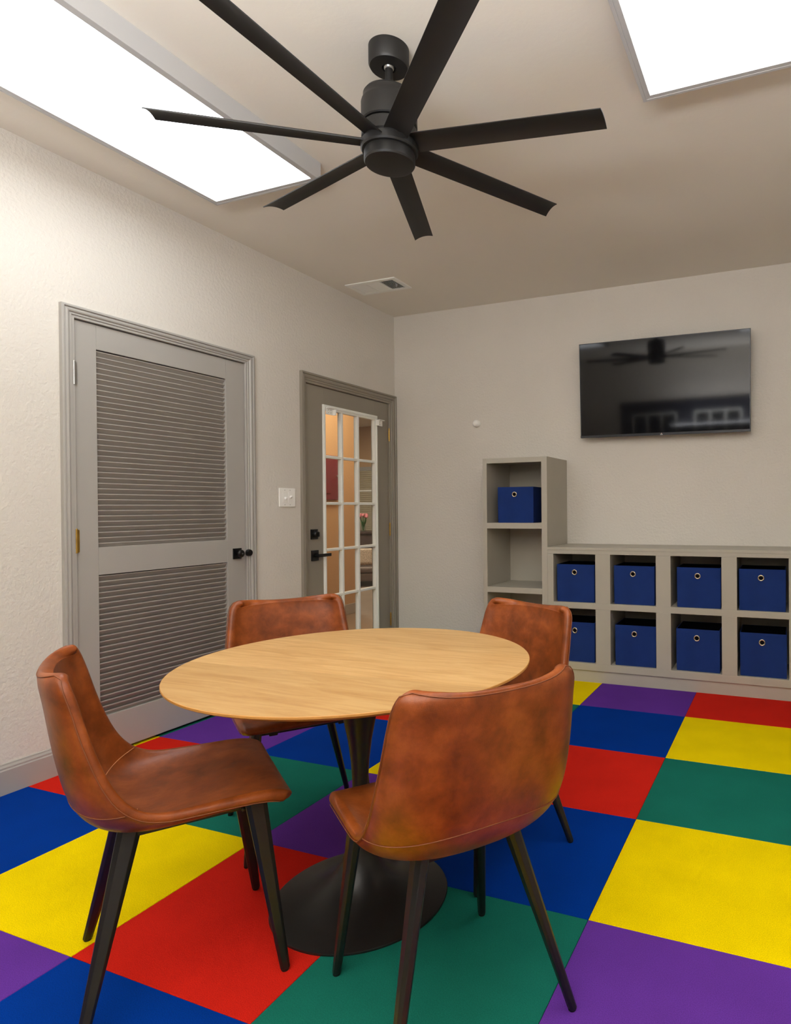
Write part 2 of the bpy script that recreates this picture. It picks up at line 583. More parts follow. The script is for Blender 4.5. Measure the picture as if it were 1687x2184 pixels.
# ------------------------------------------------------------ louvered door
d1 = frame_empty('door_1', 'grey louvered closet door with two slatted panels')
DX0, DX1 = -0.040, -0.004
UL, UH = 0.990, 1.918
LL, LH = 0.190, 0.860
YA, YB = -2.407, -1.677
parts = [((DX0, D1A, .014), (DX1, YA, D1H)), ((DX0, YB, .014), (DX1, D1B, D1H)),
         ((DX0, YA, UH), (DX1, YB, D1H)), ((DX0, YA, LH), (DX1, YB, UL)), ((DX0, YA, .014), (DX1, YB, LL))]
for nm, (lo, hi) in zip(('stile', 'stile', 'rail', 'rail', 'rail'), parts):
    obj(nm, boxes((lo, hi)), M['trim'], d1, bevel=0.0015)
def slat_mesh():
    bm = bmesh.new()
    # cross-section: front nose high, rear low (faces down towards the room)
    sec = [(0.0, 0.0), (0.0, 0.0052), (-0.004, 0.0056), (-0.0235, -0.0255), (-0.0250, -0.0262), (-0.0252, -0.0280), (-0.0235, -0.0292), (-0.0025, -0.0015)]
    L0, L1 = YA+.0005, YB-.0005
    a = [bm.verts.new((x, L0, z)) for x, z in sec]
    b = [bm.verts.new((x, L1, z)) for x, z in sec]
    n = len(sec)
    for i in range(n):
        bm.faces.new((a[i], a[(i+1) % n], b[(i+1) % n], b[i]))
    bm.faces.new(a)
    bm.faces.new(list(reversed(b)))
    bmesh.ops.recalc_face_normals(bm, faces=bm.faces)
    return bm
s0 = obj('slat', slat_mesh(), M['slat'], d1)
zs = []
n = 36
for i in range(n):
    zs.append(UL + (UH-UL)/n*(i+0.62))
n = 26
for i in range(n):
    zs.append(LL + (LH-LL)/n*(i+0.62))
for i, z in enumerate(zs):
    s = s0 if i == 0 else s0.copy()
    if i:
        COL.objects.link(s)
        s.parent = d1
    s.location = (-0.011, 0, z)
# closet shell, coloured dark to paint in the shade behind the slats
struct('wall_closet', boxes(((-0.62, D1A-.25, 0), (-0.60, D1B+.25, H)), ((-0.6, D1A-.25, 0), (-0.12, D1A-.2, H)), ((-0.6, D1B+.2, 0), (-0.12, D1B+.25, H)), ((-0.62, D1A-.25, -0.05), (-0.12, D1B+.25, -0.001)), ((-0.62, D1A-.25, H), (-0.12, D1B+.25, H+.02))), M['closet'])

def hinge(parent, y, z0, z1, mat, lab, x=0.006):
    h = obj('hinge', lathe([(0.0058, z0), (0.0058, z1)], 16), mat, parent, loc=(x, y, 0), smooth=40)
    h['label'] = lab
    hh = (z1-z0)/5
    for i in range(6):
        zz = z0 + i*hh
        obj('knuckle', lathe([(0.0068, zz-.0012), (0.0068, zz+.0012)], 16), mat, h, smooth=40)
    obj('hinge_leaf', boxes(((-0.007, 0.0, z0+.002), (-0.004, 0.016, z1-.002))), mat, h)
    obj('pin_tip', lathe([(0.0, z1+.008), (0.004, z1+.004), (0.0045, z1)], 12), mat, h, smooth=60)
    return h
hinge(d1, -2.513, 1.736, 1.840, M['nickel'], 'silver hinge')
hinge(d1, -2.511, 0.972, 1.078, M['brass'], 'brass hinge')
hinge(d1, -2.513, 0.20, 0.305, M['nickel'], 'silver hinge')

kb = obj('door_knob', lathe([(0.0, 0.044), (0.016, 0.043), (0.022, 0.039), (0.0235, 0.032), (0.019, 0.024), (0.012, 0.020), (0.011, 0.006)], 32, 'X'), M['knob'], d1, loc=(DX1, -1.612, 0.906), smooth=60)
kb['label'] = 'round black knob'
obj('rose', boxes(((0, -0.030, -0.031), (0.008, 0.030, 0.031))), M['knob'], kb, bevel=0.002)
obj('privacy_pin', lathe([(0.0, 0.0475), (0.004, 0.047), (0.004, 0.040)], 12, 'X'), M['nickel'], kb, smooth=60)
sp = obj('strike', lathe([(0.0, 0.020), (0.018, 0.018), (0.021, 0.010), (0.021, 0.0)], 24, 'X'), M['knob'], d1, loc=(0.006, -1.538, 0.906), smooth=50)
sp['label'] = 'black round catch'

# ------------------------------------------------------------ glazed door
d2 = frame_empty('door_2', 'grey door with fifteen-lite glass panel in white frame')
GA, GB, GZ0, GZ1 = -0.868, -0.244, 0.150, 1.895
EX0, EX1 = -0.044, -0.006
ga, gb, gz0, gz1 = GA+.030, GB-.030, GZ0+.035, GZ1-.035
# grey leaf: two stiles and two rails
for nm, lo, hi in (('stile', (EX0, D2A, .008), (EX1, GA+.02, D2H)), ('stile', (EX0, GB-.02, .008), (EX1, D2B, D2H)),
                   ('rail', (EX0, GA+.02, GZ1-.02), (EX1, GB-.02, D2H)), ('rail', (EX0, GA+.02, .008), (EX1, GB-.02, GZ0+.02))):
    obj(nm, boxes((lo, hi)), M['trim_dark'], d2, bevel=0.001)
# white lite frame, moulded
def lite_frame():
    bm = bmesh.new()
    prof = [(0.0, EX1-.001), (0.0, EX1+.010), (0.25, EX1+.014), (0.55, EX1+.014), (0.62, EX1+.009), (1.0, EX1+.004), (1.0, EX0+.012)]
    rows = []
    for t, x in prof:
        a, b = GA+(ga-GA)*t, GB+(gb-GB)*t
        c, d = GZ0+(gz0-GZ0)*t, GZ1+(gz1-GZ1)*t
        rows.append([bm.verts.new(q) for q in ((x, a, c), (x, a, d), (x, b, d), (x, b, c))])
    for p_, q in zip(rows[:-1], rows[1:]):
        for i in range(4):
            bm.faces.new((p_[i], p_[(i+1) % 4], q[(i+1) % 4], q[i]))
    bmesh.ops.recalc_face_normals(bm, faces=bm.faces)
    return bm
lf = obj('lite_frame', lite_frame(), M['white'], d2)
lf['label'] = 'white glazing frame'
mz = [1.532, 1.203, 0.875, 0.545]
my = [-0.662, -0.478]
for y in my:
    obj('muntin', boxes(((EX0+.008, y-.011, gz0), (EX1+.006, y+.011, gz1))), M['white'], d2, bevel=0.004)['label'] = 'white muntin'
for z in mz:
    obj('muntin', boxes(((EX0+.010, ga, z-.010), (EX1+.005, gb, z+.010))), M['white'], d2, bevel=0.004)['label'] = 'white muntin'
ys_ = [ga] + my + [gb]
zz_ = [gz0] + mz[::-1] + [gz1]
for i in range(3):
    for j in range(5):
        obj('pane', boxes(((-0.027, ys_[i], zz_[j]), (-0.024, ys_[i+1], zz_[j+1]))), M['glass'], d2)['label'] = 'clear glass pane'
hinge(d2, -0.089, 1.712, 1.812, M['brass'], 'brass hinge', x=0.004)
hinge(d2, -0.089, 0.945, 1.045, M['brass'], 'brass hinge', x=0.004)
hinge(d2, -0.089, 0.215, 0.315, M['brass'], 'brass hinge', x=0.004)
db = obj('deadbolt', lathe([(0.0, 0.034), (0.020, 0.033), (0.024, 0.028), (0.025, 0.006)], 32, 'X'), M['knob'], d2, loc=(EX1, -0.962, 0.992), smooth=50)
obj('rose', boxes(((0, -0.034, -0.034), (0.008, 0.034, 0.034))), M['knob'], db, bevel=0.002)
obj('thumb_turn', boxes(((0.033, -0.005, -0.016), (0.048, 0.005, 0.016))), M['knob'], db, bevel=0.002)
lv = obj('door_handle', boxes(((0.034, -0.010, -0.011), (0.046, 0.120, 0.011))), M['knob'], d2, loc=(EX1, -0.958, 0.846), bevel=0.002)
lv['label'] = 'black lever handle'
obj('rose', boxes(((0, -0.034, -0.036), (0.009, 0.034, 0.036))), M['knob'], lv, bevel=0.002)
obj('spindle', lathe([(0.011, 0.008), (0.011, 0.036)], 20, 'X'), M['knob'], lv, smooth=50)

def rod_bracket(y, z, left, lab):
    t = thing('curtain_rod_bracket', lab, 'bracket', (EX1+.014, y, z))
    s = 1 if left else -1
    obj('mounting_plate', boxes(((0, -0.040, -0.024), (0.006, 0.040, 0.024))), M['plastic'], t, bevel=0.001)
    obj('arm', boxes(((0.006, -0.040 if not left else 0.028, -0.024), (0.028, -0.028 if not left else 0.040, 0.024))), M['plastic'], t, bevel=0.001)
    obj('arm', boxes(((0.006, -0.040, 0.018), (0.028, 0.040, 0.024))), M['plastic'], t, bevel=0.001)
    for a in (-0.018, 0.006):
        for b in (-0.010, 0.008):
            obj('screw', lathe([(0.0, 0.0085), (0.0028, 0.008), (0.003, 0.006)], 10, 'X'), M['nickel'], t, loc=(0, a, b))
rod_bracket(-0.807, 1.852, True, 'white metal rod bracket at top left corner of the door glass')
rod_bracket(-0.232, 1.842, False, 'white metal rod bracket at top right corner of the door glass')

# ------------------------------------------------------------ light switch
sw = thing('light_switch', 'white double toggle light switch plate between the two doors', 'light switch', (0.0, -1.215, 1.240))
bm = bmesh.new()
B(bm, (0.0, -0.070, -0.060), (0.007, 0.070, 0.060))
obj('cover_plate', bm, M['plastic'], sw, bevel=0.003, seg=3)
for yy, up in ((-0.024, False), (0.022, True)):
    k = obj('toggle_surround', boxes(((0.0065, yy-.017, -0.034), (0.0085, yy+.017, 0.034))), M['plastic'], sw, bevel=0.0008)
    bm = boxes(((0.0, -0.0055, -0.006), (0.017, 0.0055, 0.006)))
    tg = obj('toggle', bm, M['plastic'], k, loc=(0.008, yy, 0), bevel=0.0015)
    tg.rotation_euler = (0, R(-32 if up else 32), 0)
    for zz in (-0.047, 0.047):
        obj('screw', lathe([(0.0, 0.0082), (0.003, 0.0078), (0.003, 0.006)], 10, 'X'), M['nickel'], sw, loc=(0, yy, zz))

# round white knob on back wall
o = thing('wall_sensor', 'small round white sensor knob on the back wall above the tall shelf', 'sensor', (0.760, 0.0, 1.822))
obj('base', lathe([(0.027, 0.0), (0.027, -0.006), (0.022, -0.009)], 28, 'Y'), M['plastic'], o, smooth=50)
obj('dome', lathe([(0.020, -0.008), (0.0275, -0.018), (0.0275, -0.028), (0.022, -0.040), (0.012, -0.047), (0.0, -0.049)], 28, 'Y'), M['plastic'], o, smooth=80)

# ------------------------------------------------------------ ceiling light boxes
def light_box(x0, x1, lab, y1=-2.080, y0=-3.320):
    zb = H - 0.080
    t = thing('ceiling_light', lab, 'ceiling light', ((x0+x1)/2, (y0+y1)/2, H))
    w, l = (x1-x0)/2, (y1-y0)/2
    h = -0.080
    th = 0.012
    for lo, hi in (((-w, -l, h), (-w+th, l, 0)), ((w-th, -l, h), (w, l, 0)), ((-w+th, l-th, h), (w-th, l, 0)), ((-w+th, -l, h), (w-th, -l+th, 0))):
        obj('side_panel', boxes((lo, hi)), M['fixture'], t, bevel=0.001)
    q = 0.030
    for lo, hi in (((-w+th, -l+th, h+.001), (-w+q, l-th, h+.008)), ((w-q, -l+th, h+.001), (w-th, l-th, h+.008)), ((-w+q, l-q, h+.001), (w-q, l-th, h+.008)), ((-w+q, -l+th, h+.001), (w-q, -l+q, h+.008))):
        obj('lip', boxes((lo, hi)), M['fixture'], t, bevel=0.001)
    obj('diffuser', boxes(((-w+th, -l+th, h+.010), (w-th, l-th, h+.014))), M['diffuser'], t)['label'] = 'glowing white diffuser'
light_box(0.395, 1.031, 'long glowing white ceiling light box along the left wall')
light_box(2.520, 3.156, 'glowing white ceiling light box at the upper right')

# ------------------------------------------------------------ ceiling vent
v = thing('ceiling_vent', 'small white three-section air vent in the ceiling corner', 'vent', (0.320, -0.655, H))
w, l = 0.205, 0.110
obj('frame', boxes(((-w, -l, -0.008), (w, -l+.030, 0)), ((-w, l-.030, -0.008), (w, l, 0)), ((-w, -l+.03, -0.008), (-w+.035, l-.03, 0)), ((w-.035, -l+.03, -0.008), (w, l-.03, 0)),
                   ((-0.060, -l+.03, -0.008), (-0.052, l-.03, 0)), ((0.052, -l+.03, -0.008), (0.060, l-.03, 0))), M['white'], v, bevel=0.0015)
obj('duct_shade_sheet', boxes(((-w+.035, -l+.03, -0.0012), (w-.035, l-.03, -0.0002))), M['duct_shade'], v)['label'] = 'dark sheet painted as duct shade behind the slats'  # thin flat sheet whose dark colour stands in for the duct's shade
def vent_slats(x0, x1, n, tilt):
    bm = bmesh.new()
    for i in range(n):
        xc = x0 + (x1-x0)*(i+.5)/n
        dx = 0.0040*math.sin(tilt)
        dz = 0.0065*math.cos(tilt)
        p0, p1 = (xc-dx, -0.0072), (xc+dx, -0.0072+dz*.95)
        a = [bm.verts.new(q) for q in ((p0[0], -l+.03, p0[1]), (p0[0], l-.03, p0[1]), (p1[0], l-.03, p1[1]), (p1[0], -l+.03, p1[1]))]
        b = [bm.verts.new((q.co.x+.0012, q.co.y, q.co.z)) for q in a]
        bm.faces.new(a); bm.faces.new(list(reversed(b)))
        for k in range(4):
            bm.faces.new((a[k], b[k], b[(k+1) % 4], a[(k+1) % 4]))
    bmesh.ops.recalc_face_normals(bm, faces=bm.faces)
    return bm
for (a, b), tl, nn in (((-0.168, -0.062), R(40), 9), ((-0.050, 0.050), R(70), 9), ((0.062, 0.168), R(-30), 9)):
    tag(obj('slats', vent_slats(a, b, nn, tl), M['white'], v), kind='stuff')
obj('damper_lever', boxes(((0.150, -0.012, -0.024), (0.156, 0.004, -0.006))), M['fixture'], v, bevel=0.001)

# ------------------------------------------------------------ television
tv = thing('television', 'black flat screen television mounted on the back wall above the cubby shelf', 'television', (2.219, -0.112, 1.984))
tv.rotation_euler = (R(4.0), R(0.5), 0)
TW, TH = 0.580, 0.3315
obj('body', boxes(((-TW, -0.004, -TH), (TW, 0.020, TH)), ((-TW+.10, 0.020, -TH+.02), (TW-.10, 0.046, TH-.16))), M['bezel'], tv, bevel=0.002)
obj('screen', boxes(((-TW+.006, -0.0065, -TH+.018), (TW-.006, -0.004, TH-.006))), M['screen'], tv)['label'] = 'glossy dark screen'
obj('bottom_bezel', boxes(((-TW, -0.009, -TH), (TW, -0.004, -TH+.017))), M['bezel'], tv, bevel=0.001)
lg = obj('emblem', boxes(((-0.008, -0.0105, -TH+.002), (0.008, -0.009, -TH+.008)), ((-0.003, -0.0105, -TH-.003), (0.003, -0.006, -TH+.001))), M['nickel'], tv)
obj('standby_light', boxes(((-0.0015, -0.0110, -TH+.010), (0.0015, -0.0092, -TH+.013))), M['led'], tv)
obj('wall_mount', boxes(((-0.20, 0.046, -0.10), (0.20, 0.062, 0.10)), ((-0.06, 0.062, -0.06), (0.06, 0.095, 0.06))), M['black_metal'], tv, bevel=0.002)

# ------------------------------------------------------------ shelving
def shelf_tall():
    t = thing('shelf_unit', 'tall narrow built-in greige shelf beside the low cubbies', 'shelf', (1.012, 0.0, 0.0))
    D = -0.402
    W = 0.484
    Z = 1.510
    c = 0.0
    obj('side_panel', boxes(((c, D, 0), (0.024, -0.001, Z-.024))), M['shelf'], t)
    obj('side_panel', boxes(((W-.024, D, 0), (W-c, -0.001, Z-.024))), M['shelf'], t)
    obj('back_panel', boxes(((0.024, -0.006, 0), (W-.024, -0.001, Z-.024))), M['shelf'], t)
    obj('top_panel', boxes(((c, D, Z-.024), (W-c, -0.001, Z))), M['shelf'], t)
    for z in (1.037, 0.590, 0.105):
        obj('shelf', boxes(((0.024, D, z-.010), (W-.024, -0.006, z+.0195))), M['shelf'], t)
    F0, F1 = -0.420, D
    ff = lambda n_, a, b: obj(n_, boxes(((a[0], F0, a[1]), (b[0], F1, b[1]))), M['shelf'], t, bevel=0.001)
    ff('face_stile', (0.0, 0.0), (0.031, Z))
    ff('face_stile', (0.443, 0.0), (W, Z))
    ff('face_rail', (0.031, 1.475), (0.443, Z))
    ff('face_rail', (0.031, 1.018), (0.443, 1.058))
    ff('face_rail', (0.031, 0.571), (0.443, 0.610))
    ff('face_rail', (0.031, 0.080), (0.443, 0.127))
    obj('kick_board', boxes(((0.031, -0.405, 0.0), (0.443, -0.400, 0.080))), M['shelf'], t)
    return t
shelf_tall()

XS = [1.538, 1.832, 1.933, 2.232, 2.326, 2.636, 2.727, 3.021, 3.112, 3.420]
def shelf_low():
    x0 = 1.496
    t = thing('shelf_unit', 'low built-in greige cubby shelf with two rows of square openings', 'shelf', (x0, 0, 0))
    x1 = XR-.001
    D = -0.402
    F0 = -0.420
    L = lambda v_: v_-x0
    obj('top_panel', boxes(((0.0, F0-.002, 0.876), (x1-x0, -0.001, 0.895))), M['shelf'], t, bevel=0.0012)
    obj('back_panel', boxes(((0.0, -0.006, 0.0), (x1-x0, -0.001, 0.876))), M['shelf'], t)
    ff = lambda n_, a, b: obj(n_, boxes(((L(a[0]), F0, a[1]), (L(b[0]), D, b[1]))), M['shelf'], t, bevel=0.0012)
    ff('face_rail', (x0, 0.850), (x1, 0.876))
    ff('face_rail', (x0, 0.080), (x1, 0.127))
    ff('face_stile', (x0, 0.127), (XS[0], 0.850))
    for i in range(4):
        a, b = XS[2*i+1], XS[2*i+2]
        ff('face_stile', (a, 0.127), (b, 0.487))
        ff('face_stile', (a, 0.527), (b, 0.850))
        obj('divider', boxes(((L(a)+.002, D, 0.10), (L(b)-.002, -0.006, 0.876))), M['shelf'], t)
    ff('face_stile', (XS[9], 0.127), (x1, 0.850))
    for i in range(4):
        a, b = XS[2*i] , XS[2*i+2]
    ff('face_rail', (XS[0], 0.487), (XS[9], 0.527))
    obj('side_panel', boxes(((0.0, D, 0.0), (L(XS[0])-.002, -0.006, 0.876))), M['shelf'], t)
    for i in range(5):
        a, b = XS[2*i], XS[2*i+1]
        for z in (0.113, 0.513):
            obj('shelf', boxes(((L(a)-.002, D, z-.02), (L(b)+.002, -0.006, z+.0135))), M['shelf'], t)
    obj('kick_board', boxes(((0.0, -0.408, 0.0), (x1-x0, -0.402, 0.080))), M['shelf'], t)
    return t
shelf_low()

# ------------------------------------------------------------ fabric baskets
def make_basket():
    t = thing('storage_basket', '', 'basket')
    w, d, h = 0.134, 0.134, 0.252
    th = 0.005
    bm = bmesh.new()
    def ring(s_, z, bulge):
        pts = []
        n = 6
        for k in range(n):
            f = -1+2*k/n
            pts.append((f*w*s_, -(d*s_) - bulge*(1-f*f), z))
        for k in range(n):
            f = -1+2*k/n
            pts.append((w*s_ + bulge*(1-f*f)*.4, f*d*s_, z))
        for k in range(n):
            f = 1-2*k/n
            pts.append((f*w*s_, d*s_, z))
        for k in range(n):
            f = 1-2*k/n
            pts.append((-w*s_ - bulge*(1-f*f)*.4, f*d*s_, z))
        return [bm.verts.new(p_) for p_ in pts]
    lv_ = [(0.985, 0.0, 0), (0.99, 0.004, 0), (0.995, h*.3, .002), (1.0, h*.6, .003), (1.0, h*.85, .0015), (1.0, h, 0.0)]
    rings = [ring(*q) for q in lv_]
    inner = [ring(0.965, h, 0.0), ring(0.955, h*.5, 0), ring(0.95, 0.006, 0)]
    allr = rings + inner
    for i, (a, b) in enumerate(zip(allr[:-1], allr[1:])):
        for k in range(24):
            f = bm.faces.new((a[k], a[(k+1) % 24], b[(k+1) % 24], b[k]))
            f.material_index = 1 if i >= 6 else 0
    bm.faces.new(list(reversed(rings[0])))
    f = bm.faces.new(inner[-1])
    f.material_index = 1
    bmesh.ops.recalc_face_normals(bm, faces=bm.faces)
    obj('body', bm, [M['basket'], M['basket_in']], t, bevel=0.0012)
    g = obj('grommet', tube([(0.0155*math.cos(a*math.pi/16), 0, 0.0155*math.sin(a*math.pi/16)) for a in range(32)], 0.0038, 8, True), M['grommet'], t, loc=(-0.006, -d-.0045, h-.052), smooth=180)
    g['label'] = 'silver ring grommet'
    hh = obj('hole_shade_disc', lathe([(0.0, -0.0012), (0.0135, -0.0012), (0.0135, 0.001)], 28, 'Y'), M['basket_in'], t, loc=(-0.006, -d-.0035, h-.052))  # solid dark disc; the hole's shade is painted on, nothing is cut
    hh['label'] = 'dark disc painted as the shade of the hole'
    obj('hem', boxes(((-w-.0008, -d-.0014, h-.017), (w+.0008, -d-.0002, h-.0155))), M['basket'], t)
    return t
bk = make_basket()
# world x of left front edge, shelf z, yaw
bl = [
    (1.234, 1.0565, 4.0, 'blue fabric basket in the tall shelf', 0.985),
    (1.686, 0.5265, 0.5, 'blue fabric basket in the upper row, first cubby from the tall shelf', 0.98),
    (2.088, 0.5265, -1.0, 'blue fabric basket in the upper row, second cubby from the tall shelf', 1.0),
    (2.494, 0.5265, 0.8, 'blue fabric basket in the upper row, third cubby from the tall shelf', 1.0),
    (2.872, 0.5265, -0.6, 'blue fabric basket in the upper row, fourth cubby from the tall shelf', 1.0),
    (1.686, 0.1265, 0.4, 'blue fabric basket in the lower row, first cubby from the tall shelf', 0.98),
    (2.090, 0.1265, 1.0, 'blue fabric basket in the lower row, second cubby from the tall shelf', 1.0),
    (2.490, 0.1265, -0.5, 'blue fabric basket in the lower row, third cubby from the tall shelf', 1.0),
    (2.874, 0.1265, 0.3, 'blue fabric basket in the lower row, fourth cubby from the tall shelf', 1.0),
    (3.266, 0.5265, 0.3, 'blue fabric basket in the upper row, last cubby by the right wall', 1.0),
    (3.266, 0.1265, -0.3, 'blue fabric basket in the lower row, last cubby by the right wall', 1.0),
]
for i, (x, z, a, lab, s_) in enumerate(bl[:9]):
    b_ = bk if i == 0 else copy_tree(bk)
    yb = -0.262 + (0.020 if i == 0 else 0)
    b_.location = (x, yb, z)
    b_.rotation_euler = (0, 0, R(a))
    b_.scale = (s_, 1.0, 1.0 if z > 0.5 else 1.05)
    tag(b_, lab, 'basket', 'blue fabric baskets in the built-in shelves')

# ------------------------------------------------------------ ceiling fan
FX, FY = 1.738, -2.566
fan = thing('ceiling_fan', 'black seven-blade ceiling fan hanging from the ceiling', 'ceiling fan', (FX, FY, H))
zf = lambda z: z-H
obj('canopy', lathe([(0.062, zf(H)), (0.0685, zf(H)), (0.0685, zf(H-.058)), (0.064, zf(H-.066)), (0.024, zf(H-.067)), (0.022, zf(H-.050)), (0.0, zf(H-.050))], 56), M['fan'], fan, smooth=35)
hb = obj('hanger_ball', lathe([(0.0, zf(2.712)), (0.016, zf(2.705)), (0.0215, zf(2.690)), (0.016, zf(2.674)), (0.010, zf(2.670))], 28), M['nickel'], fan, smooth=80)
obj('downrod', lathe([(0.0135, zf(2.70)), (0.0135, zf(2.570))], 24), M['fan'], fan, smooth=40)
obj('rod_coupling', lathe([(0.0175, zf(2.618)), (0.0175, zf(2.580))], 24), M['fan'], fan, smooth=40)
obj('motor_housing', lathe([(0.0, zf(2.592)), (0.060, zf(2.590)), (0.082, zf(2.584)), (0.0875, zf(2.576)), (0.0880, zf(2.560)), (0.0925, zf(2.552)), (0.0945, zf(2.545)), (0.0945, zf(2.478)), (0.091, zf(2.474)), (0.0, zf(2.474))], 64), M['fan'], fan, smooth=30)
obj('rotor', lathe([(0.0, zf(2.472)), (0.086, zf(2.472)), (0.0925, zf(2.466)), (0.0945, zf(2.425)), (0.090, zf(2.420)), (0.090, zf(2.415)), (0.0965, zf(2.411)), (0.0970, zf(2.392)), (0.093, zf(2.386)), (0.0, zf(2.386))], 64), M['fan'], fan, smooth=30)
obj('bottom_cap', lathe([(0.084, zf(2.386)), (0.086, zf(2.380)), (0.0865, zf(2.352)), (0.083, zf(2.346)), (0.070, zf(2.3425)), (0.0, zf(2.341))], 64), M['fan'], fan, smooth=30)
def blade_mesh():
    bm = bmesh.new()
    nu, nv = 10, 14
    R0, R1 = 0.066, 0.738
    top, bot = [], []
    for j in range(nv+1):
        t = j/nv
        r_ = R0 + (R1-R0)*t
        w_ = 0.0405 + 0.002*min(1, t*1.3)
        pitch = R(-15 + 4*t)
        rt, rb = [], []
        for i in range(nu+1):
            u = -1+2*i/nu
            y = u*w_
            camber = 0.010*(1-u*u)
            th = 0.0016 + 0.0014*(1-u*u)
            for z, lst in ((camber+th, rt), (camber-th, rb)):
                yy = y*math.cos(pitch) - (z-.006)*math.sin(pitch)
                zz = y*math.sin(pitch) + (z-.006)*math.cos(pitch)
                rr = r_ + (0.006*u if j == nv else 0)
                lst.append(bm.verts.new((rr, yy, zz)))
        top.append(rt); bot.append(rb)
    for j in range(nv):
        for i in range(nu):
            bm.faces.new((top[j][i], top[j+1][i], top[j+1][i+1], top[j][i+1]))
            bm.faces.new((bot[j][i], bot[j][i+1], bot[j+1][i+1], bot[j+1][i]))
        bm.faces.new((top[j][0], bot[j][0], bot[j+1][0], top[j+1][0]))
        bm.faces.new((top[j][nu], top[j+1][nu], bot[j+1][nu], bot[j][nu]))
    for i in range(nu):
        bm.faces.new((top[0][i], top[0][i+1], bot[0][i+1], bot[0][i]))
        bm.faces.new((top[nv][i], bot[nv][i], bot[nv][i+1], top[nv][i+1]))
    bmesh.ops.recalc_face_normals(bm, faces=bm.faces)
    return bm
b0 = obj('blade', blade_mesh(), M['fan'], fan, smooth=50)
for k in range(7):
    b_ = b0 if k == 0 else b0.copy()
    if k:
        COL.objects.link(b_)
        b_.parent = fan
    b_.location = (0, 0, zf(2.417))
    b_.rotation_euler = (0, 0, R(10.0 + 360/7*k))

# ------------------------------------------------------------ table
TX, TY, TZ, TR = 1.812, -2.855, 0.708, 0.510
tb = thing('pedestal_table', 'round honey oak table on a black tulip pedestal', 'table', (TX, TY, 0))
def table_top():
    n = 128
    bm = bmesh.new()
    prof = [(TR-.030, TZ-.020), (TR-.004, TZ-.009), (TR, TZ-.006), (TR, TZ-.0012), (TR-.0012, TZ)]
    rings = [[bm.verts.new((r_*math.cos(2*math.pi*i/n), r_*math.sin(2*math.pi*i/n), z)) for i in range(n)] for r_, z in prof]
    for j, (a, b) in enumerate(zip(rings[:-1], rings[1:])):
        for i in range(n):
            f = bm.faces.new((a[i], a[(i+1) % n], b[(i+1) % n], b[i]))
            f.material_index = 1
    f = bm.faces.new(rings[-1]); f.material_index = 0
    f = bm.faces.new(list(reversed(rings[0]))); f.material_index = 1
    return bm
obj('tabletop', table_top(), [M['wood'], M['wood_edge']], tb)
ped = [(0.254, 0.0), (0.2555, 0.003), (0.254, 0.007), (0.246, 0.0095), (0.225, 0.0135), (0.195, 0.020), (0.160, 0.030), (0.125, 0.045), (0.095, 0.064),
       (0.072, 0.088), (0.054, 0.118), (0.041, 0.155), (0.032, 0.200), (0.0255, 0.255), (0.0225, 0.310), (0.0232, 0.350), (0.027, 0.410), (0.0345, 0.470), (0.046, 0.530), (0.058, 0.590), (0.068, 0.640), (0.076, 0.682), (0.0, 0.684)]
obj('pedestal', lathe(ped, 72), M['black_metal'], tb, smooth=50)
obj('mounting_plate', lathe([(0.150, 0.684), (0.150, 0.6878), (0.0, 0.6878)], 40), M['black_metal'], tb, smooth=30)

# ------------------------------------------------------------ chairs
# stations: rim (x, z), half width, centre (x, z)
ST = [
    (-0.222, 0.800, 0.165, -0.272, 0.797),
    (-0.222, 0.797, 0.192, -0.273, 0.789),
    (-0.216, 0.777, 0.207, -0.271, 0.768),
    (-0.203, 0.735, 0.213, -0.263, 0.720),
    (-0.187, 0.675, 0.219, -0.253, 0.650),
    (-0.166, 0.610, 0.225, -0.241, 0.580),
    (-0.143, 0.555, 0.229, -0.227, 0.520),
    (-0.116, 0.514, 0.231, -0.205, 0.472),
    (-0.082, 0.487, 0.232, -0.168, 0.440),
    (-0.035, 0.473, 0.231, -0.112, 0.426),
    (0.030, 0.469, 0.229, -0.040, 0.426),
    (0.095, 0.466, 0.227, 0.040, 0.434),
    (0.150, 0.461, 0.225, 0.120, 0.443),
    (0.190, 0.452, 0.222, 0.180, 0.444),
    (0.214, 0.440, 0.216, 0.212, 0.438),
    (0.221, 0.430, 0.200, 0.222, 0.428),
]
def cr(p0, p1, p2, p3, t):
    return 0.5*((2*p1) + (-p0+p2)*t + (2*p0-5*p1+4*p2-p3)*t*t + (-p0+3*p1-3*p2+p3)*t**3)
def station(v):
    v = max(0, min(len(ST)-1, v))
    i = min(int(v), len(ST)-2)
    t = v-i
    g = lambda k: ST[max(0, min(len(ST)-1, k))]
    return [cr(g(i-1)[c], g(i)[c], g(i+1)[c], g(i+2)[c], t) for c in range(5)]
def surf(u, v):
    xr, zr, w_, xc, zc = station(v)
    s_ = abs(u)**2.3
    ang = u
    y = w_*math.sin(u*math.pi/2*0.86)/math.sin(math.pi/2*0.86)
    return Vector((xc+(xr-xc)*s_, y, zc+(zr-zc)*s_))
def nrm(u, v):
    e = 0.02
    u = max(-1+e, min(1-e, u))
    v = max(e, min(len(ST)-1-e, v))
    a = surf(u+e, v)-surf(u-e, v)
    b = surf(u, v+e)-surf(u, v-e)
    n_ = a.cross(b)
    n_.normalize()
    return n_      # points to the outside (rear / underside)
TH_ = 0.0150
def thick(u_, v_):
    e = min(1.0, (1-abs(u_))/0.10) if abs(u_) > 0.9 else 1.0
    ev = max(0.0, min(1.0, v_/0.9, (len(ST)-1-v_)/0.9))
    k = math.sqrt(max(0.0, 1-(1-min(1, e))**2))*math.sqrt(max(0.0, 1-(1-ev)**2))
    return TH_*(0.30 + 0.70*k)
